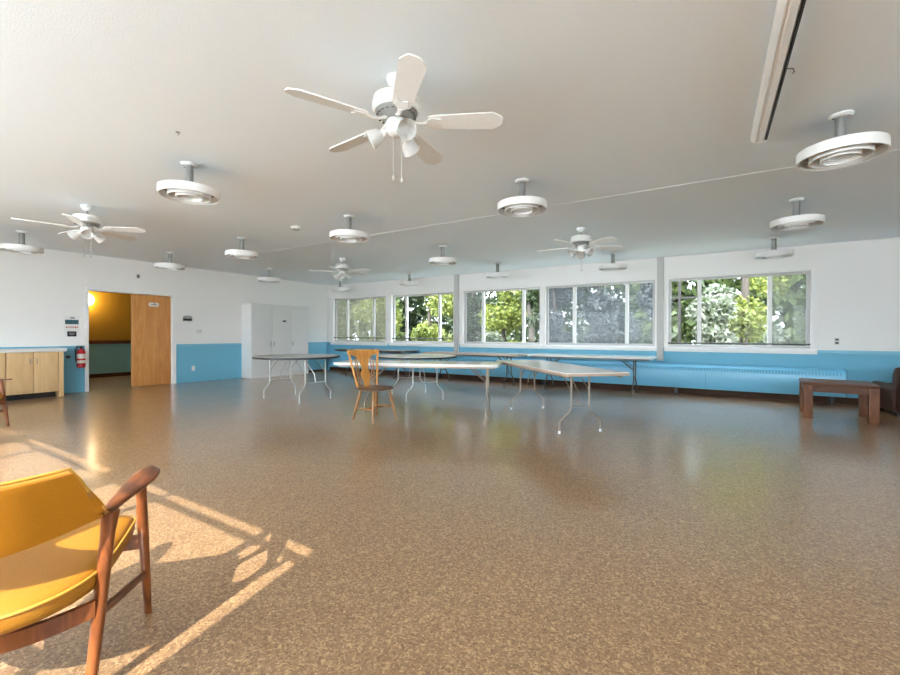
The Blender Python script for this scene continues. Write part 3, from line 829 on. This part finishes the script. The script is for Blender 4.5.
# fire extinguisher
fe = thing('fire_extinguisher', 'red fire extinguisher hung on the wall beside the doorway', 'fire extinguisher', (XL+.078, 3.25, .49))
fe.scale = (.88, .88, .9)
MB().lathe([(0, 0), (.06, 0), (.075, .015), (.075, .33), (.060, .375), (.025, .40), (.022, .42), (0, .42)], 28).build('cylinder', M['red'], fe)
b = MB().lathe([(.0765, .10), (.0765, .16)], 28, cap=False); b.build('lower_label', M['label'], fe)
b = MB().lathe([(.0765, .20), (.0765, .30)], 28, cap=False); b.build('upper_label', M['label'], fe)
MB().lathe([(.02, .42), (.024, .425), (.024, .46), (0, .465)], 14).box(-.012, .012, -.09, .03, .465, .478).box(-.012, .012, -.08, .02, .44, .45).build('valve_lever', M['black'], fe)
MB().tube([(0, -.02, .445), (.0, -.07, .45), (.0, -.10, .40), (.0, -.095, .30), (.0, -.088, .16), (.0, -.085, .12)], .011, 10).build('hose', M['black'], fe)
MB().box(-.0886, -.07, -.05, .05, .10, .40).build('bracket', M['dkgrey'], fe)

# notices
nt_ = thing('wall_notice', 'white paper notice with teal band and red lettering beside the doorway', 'sign', (XL, 3.135, 1.10))
MB().box(.001, .004, -.115, .115, .0, .40).build('sheet', M['paper'], nt_)
MB().box(.004, .0055, -.105, .10, .24, .325).build('band', M['teal'], nt_)
b = MB().box(.004, .005, -.03, .04, .345, .38); b.build('emblem', M['grey'], nt_)
b = MB()
for k, (a, c) in enumerate(((-.095, -.07), (-.055, -.04), (-.025, -.008), (.005, .022), (.035, .06), (.07, .09))): b.box(.004, .005, a, c, .165, .195)
b.build('lettering', M['redp'], nt_)
bp_ = thing('black_placard', 'small black placard under the teal notice', 'sign', (XL, 3.13, 1.10))
MB().box(.0045, .012, -.07, .07, -.005, .095, .002).build('plate', M['black'], bp_)
b = MB().box(.012, .0126, -.045, .045, .055, .065).box(.012, .0126, -.035, .035, .03, .04); b.build('lettering', M['grey'], bp_)
bp_.location = (XL, 3.13, 1.105)

def plate(name, label, cat, loc, w, h, m, axis='x', d=.008):
    t = thing(name, label, cat, loc)
    if axis == 'x': MB().box(.001, d, -w/2, w/2, -h/2, h/2, .002).build('plate', m, t)
    else: MB().box(-w/2, w/2, -d, -.001, -h/2, h/2, .002).build('plate', m, t)
    return t
t = plate('light_switch', 'pale double light switch plate right of the doorway', 'switch', (XL, 5.54, 1.225), .13, .115, M['counter'])
for s in (-1, 1): MB().box(.008, .014, s*.028-.006, s*.028+.006, -.015, .015).build('toggle', M['grey'], t)
t = plate('power_outlet', 'white power outlet low on the blue wall right of the doorway', 'outlet', (XL, 5.40, .33), .075, .12, M['paper'])
for s in (-1, 1): MB().box(.008, .0095, -.014, .014, s*.028-.013, s*.028+.013).build('socket', M['label'], t)
t = plate('power_outlet', 'dark power outlet on blue wall between cabinet and extinguisher', 'outlet', (XL, 3.075, .705), .07, .055, M['dkgrey'])
MB().box(.008, .0095, -.02, .02, -.014, .014).build('socket', M['black'], t)
t = plate('power_outlet', 'small grey power outlet on the white wall right of the last window', 'outlet', (1.81, YF, 1.06), .075, .115, M['counter'], 'y')
for s in (-1, 1): MB().box(-.022, .022, -.0095, -.008, s*.028-.018, s*.028+.018).build('socket', M['dkgrey'], t)
t = thing('motion_sensor', 'tiny dark motion sensor high on the wall above the doorway', 'sensor', (XL, 4.25, 2.41))
MB().box(.0, .03, -.025, .025, -.045, .035, .006).build('body', M['grey'], t)
MB().sphere((.03, 0, -.012), .02, n=12).build('lens', M['dkgrey'], t)
t = thing('alarm_horn', 'dark alarm horn with black lower half on wall right of door', 'alarm', (XL, 5.26, 1.53))
MB().prism([(-.095, -.01), (.095, -.01), (.085, .04), (.05, .06), (-.05, .06), (-.085, .04)], .001, .05, bev=.004, f=lambda x, y, z: (z, x, y)).build('hood', M['grey'], t)
MB().box(.001, .06, -.095, .08, -.06, -.01, .006).build('base', M['black'], t)

# tall cupboard
cb = thing('storage_cupboard', 'tall pale grey storage cupboard against the wall left of the corner', 'cupboard', (XL, 6.63, 0))
cD, cW, cH = .42, 1.84, 1.955
MB().box(.002, cD-.001, 0, .02, 0, cH).build('side_panel', M['cupw'], cb)
MB().box(.002, cD-.02, .02, cW, .0, cH-.02).build('body', M['cup'], cb)
MB().box(.002, cD+.012, -.002, cW+.01, cH-.02, cH+.012, .003).build('top_board', M['cup'], cb)
MB().box(cD-.02, cD, .02, cW, .0, .115).build('plinth', M['cup'], cb)
nd = 3; wdr = (cW-.03)/nd
for k in range(nd):
    y0_ = .024+k*wdr
    dr = MB().box(cD-.02, cD, y0_, y0_+wdr-.006, .125, cH-.10, .002).build('door', M['cup'], cb)
    hy = y0_+wdr-.05 if k == 0 else y0_+.05
    MB().box(cD, cD+.018, hy-.008, hy+.008, .83, .95, .003).build('handle', M['grey'], dr)
MB().box(cD, cD+.008, .95, 1.06, 1.50, 1.545, .002).build('name_plate', M['dkgrey'], cb)

# ------------------------------------------------------------------ outdoors
gz = -.35
struct(MB().box(-60, 50, YF+T+.02, 70, gz-.2, gz).build('ground', M['grass']))
def foliage(name, blobs, n, size, m, parent, seed):
    rg = np.random.default_rng(seed); V = []; Fc = []
    vol = np.array([b_[3]*b_[4]*b_[5] for b_ in blobs])**.67; vol = vol/vol.sum()
    idx = rg.choice(len(blobs), n, p=vol)
    for k in range(n):
        cx, cy, cz, rx, ry, rz = blobs[idx[k]]
        d_ = rg.normal(size=3); d_ /= np.linalg.norm(d_); rad = rg.uniform(.55, 1.05)
        p = np.array([cx, cy, cz])+d_*np.array([rx, ry, rz])*rad
        a = rg.normal(size=3); a /= np.linalg.norm(a); q = rg.normal(size=3); q -= a*a.dot(q); q /= np.linalg.norm(q)
        s = size*rg.uniform(.6, 1.3); i0 = len(V)
        V += [p-a*s, p+q*s*.45, p+a*s, p-q*s*.45]; Fc.append((i0, i0+1, i0+2, i0+3))
    me = bpy.data.meshes.new(name); me.from_pydata([tuple(v) for v in V], [], Fc); me.materials.append(m)
    o = bpy.data.objects.new(name, me); COL.objects.link(o); o.parent = parent
    return o
LM = dict(
    y=leaf_mat('yellow_green_leaf', (.075, .10, .014), (.22, .245, .05)),
    g=leaf_mat('mid_green_leaf', (.026, .044, .013), (.095, .125, .035)),
    d=leaf_mat('deep_green_leaf', (.016, .028, .011), (.05, .072, .023)),
    s=leaf_mat('silver_grey_leaf', (.020, .026, .026), (.078, .09, .088)),
    w=leaf_mat('pale_flower_leaf', (.06, .085, .033), (.24, .25, .20)),
)
def tree(name, label, cat, x, y, h, r, kind, seed, n=5200, size=.09, trunk=True, low=.04):
    t = thing(name, label, cat, (x, y, gz), 0, 'trees and shrubs outside the windows')
    rg = random.Random(seed); blobs = []
    for k in range(9):
        a = rg.uniform(0, 2*PI); q = rg.uniform(.0, .6)*r; z = h*(low+(1-low)*rg.uniform(.08, .9))
        s = rg.uniform(.38, .6)*r
        blobs.append((q*math.cos(a), q*math.sin(a), z, s, s, s*rg.uniform(.7, 1.1)))
    foliage('foliage', blobs, n, size, LM[kind], t, seed)
    th = h*.75
    MB().tube([(0, 0, 0), (rg.uniform(-.1, .1), rg.uniform(-.1, .1), th*.5), (rg.uniform(-.2, .2), rg.uniform(-.2, .2), th)], [.09*h/4, .07*h/4, .03*h/4], 8).build('trunk', M['bark'], t)
    return t
TREES = [
 ('broadleaf_tree', 'olive tree behind the left part of the beige screened first window', 'tree', -15.9, 14.6, 5.0, 1.35, 'g', 11),
 ('broadleaf_tree', 'yellow-green tree behind the middle pane of the beige screened first window', 'tree', -13.0, 14.4, 4.8, 1.3, 'y', 21),
 ('broadleaf_tree', 'yellow-green tree in the middle of the second window', 'tree', -10.0, 14.4, 5.0, 1.35, 'y', 1),
 ('broadleaf_tree', 'deep green tree between the second and third windows', 'tree', -8.35, 15.2, 5.0, .75, 'd', 2),
 ('broadleaf_tree', 'bright yellow-green tree in the middle pane of the third window', 'tree', -6.75, 14.8, 5.0, 1.05, 'y', 3),
 ('conifer_tree', 'narrow dark green tree in the right pane of the third window', 'tree', -4.95, 13.0, 4.6, .5, 'd', 4),
 ('silver_tree', 'silver grey tree behind the middle pane of the fourth window', 'tree', -3.0, 13.8, 4.8, 1.1, 's', 5),
 ('silver_tree', 'grey-green tree behind the right pane of the fourth window', 'tree', -1.5, 14.6, 4.8, .9, 's', 6),
 ('silver_tree', 'silver grey tree behind the left pane of the fourth window', 'tree', -5.0, 15.6, 4.8, .95, 's', 41),
 ('flowering_shrub', 'pale flowering shrub in the left half of the rightmost window', 'shrub', .05, 13.4, 2.9, .9, 'w', 7),
 ('broadleaf_tree', 'yellow-green tree in the middle of the rightmost window', 'tree', .75, 15.4, 6.4, 1.3, 'y', 8),
 ('broadleaf_tree', 'dark green tree behind the right pane of the rightmost window', 'tree', 2.5, 13.9, 5.0, .95, 'g', 10),
 ('flowering_shrub', 'low pale shrub under the yellow-green tree of the rightmost window', 'shrub', 1.15, 12.6, 1.7, .6, 'w', 9),
 ('flowering_shrub', 'low pale shrub at the foot of the third window view', 'shrub', -5.9, 12.2, 1.7, .6, 'w', 12),
 ('flowering_shrub', 'low yellow-green shrub at the foot of the second window view', 'shrub', -8.6, 12.2, 1.8, .7, 'y', 13),
]
for a in TREES: tree(*a)
def hedge(label, x0, x1, y, h, kind, seed, n):
    t = thing('tall_hedge', label, 'hedge', ((x0+x1)/2, y, gz), 0)
    rg = random.Random(seed); blobs = []
    k = int((x1-x0)/1.1)
    for i in range(k):
        for z in (.16, .45, .75):
            r_ = rg.uniform(.9, 1.25)
            blobs.append((x0+(i+.5)*(x1-x0)/k-(x0+x1)/2, rg.uniform(-.4, .4), h*z+rg.uniform(-.3, .3), r_, .8, h*.2))
    foliage('foliage', blobs, n, .27, LM[kind], t, seed)
    b = MB()
    for i in range(0, k, 2):
        x = x0+(i+.5)*(x1-x0)/k-(x0+x1)/2
        b.tube([(x, 0, 0), (x, 0, h*.6)], .06, 6)
    b.build('stem_lattice', M['bark'], t)
hedge('tall green hedge far behind the trees of the left windows', -32, -15.5, 19.0, 8.0, 'g', 31, 12000)
hedge('tall deep green hedge behind the trees of the middle windows', -19.5, -1.5, 22.6, 9.0, 'd', 32, 15000)
hedge('tall mixed green hedge behind the shrubs of the rightmost window', -2.4, 8.5, 19.0, 8.0, 'g', 33, 12000)
up = thing('utility_pole', 'dark utility pole with crossarm at the left of rightmost window', 'pole', (-.95, 16.5, gz))
MB().tube([(0, 0, 0), (0, 0, 6.5)], .05, 10).build('mast', M['pole'], up)
MB().box(-.9, .9, -.04, .04, 2.76, 2.82).build('crossarm', M['pole'], up)

# ------------------------------------------------------------------ light
sun = bpy.data.lights.new('sun', 'SUN'); so = bpy.data.objects.new('sun', sun); COL.objects.link(so)
el = math.radians(38); dv = Vector((-.20, .98, 0)).normalized()
dirv = Vector((dv.x*math.cos(el), dv.y*math.cos(el), -math.sin(el)))
so.rotation_euler = dirv.to_track_quat('-Z', 'Y').to_euler()
so.location = (2, -12, 12)
sun.energy = 5.2; sun.angle = math.radians(.35); sun.color = (1., .965, .92)

wd = bpy.data.worlds.new('sky'); S.world = wd; wd.use_nodes = True
nt = wd.node_tree; bg = nt.nodes['Background']
tc = nt.nodes.new('ShaderNodeTexCoord'); sx = nt.nodes.new('ShaderNodeSeparateXYZ')
SKY_N, SKY_S, LOW_S, HORIZON_FILL = 4.6, 8.4, 5.3, 5.4     # north sky, south sky, glare of the sunlit ground low in the south, added horizon fill
def rng(src, a, b_, lo, hi):
    r_ = nt.nodes.new('ShaderNodeMapRange'); r_.interpolation_type = 'SMOOTHSTEP'
    r_.inputs[1].default_value = a; r_.inputs[2].default_value = b_; r_.inputs[3].default_value = lo; r_.inputs[4].default_value = hi
    nt.links.new(src, r_.inputs[0]); return r_.outputs[0]
def op(kind, a, b_):
    m_ = nt.nodes.new('ShaderNodeMath'); m_.operation = kind
    for k, v in enumerate((a, b_)):
        if isinstance(v, (int, float)): m_.inputs[k].default_value = v
        else: nt.links.new(v, m_.inputs[k])
    return m_.outputs[0]
nt.links.new(tc.outputs['Generated'], sx.inputs[0])
south = rng(sx.outputs['Y'], .2, -.3, 0, 1)
low = rng(sx.outputs['Z'], .22, -.02, 0, 1)
horizon_fill = op('MULTIPLY', rng(sx.outputs['Z'], .34, .10, 0, 1), rng(sx.outputs['Z'], -.34, -.12, 0, 1))   # bright band added along the southern horizon to light far walls and ceiling
st = op('ADD', op('MULTIPLY', south, op('ADD', op('ADD', SKY_S-SKY_N, op('MULTIPLY', low, LOW_S-SKY_S)), op('MULTIPLY', horizon_fill, HORIZON_FILL))), SKY_N)
nt.links.new(st, bg.inputs['Strength'])
rp = nt.nodes.new('ShaderNodeValToRGB')
rp.color_ramp.elements[0].position = .42; rp.color_ramp.elements[0].color = (.62, .67, .71, 1)
rp.color_ramp.elements[1].position = .56; rp.color_ramp.elements[1].color = (.77, .87, .99, 1)
m2 = nt.nodes.new('ShaderNodeMapRange'); m2.inputs[1].default_value = -1; m2.inputs[2].default_value = 1
nt.links.new(sx.outputs['Z'], m2.inputs[0]); nt.links.new(m2.outputs[0], rp.inputs['Fac'])
nt.links.new(rp.outputs['Color'], bg.inputs['Color'])

S.view_settings.view_transform = 'Standard'; S.view_settings.look = 'None'
S.view_settings.exposure = 1.17; S.view_settings.gamma = 1; S.view_settings.use_curve_mapping = False
S.cycles.use_denoising = True
try: S.cycles.denoiser = 'OPENIMAGEDENOISE'
except Exception: pass
S.cycles.max_bounces = 10; S.cycles.diffuse_bounces = 7; S.cycles.transparent_max_bounces = 12
S.cycles.sample_clamp_indirect = 8
S.cycles.caustics_reflective = False; S.cycles.caustics_refractive = False
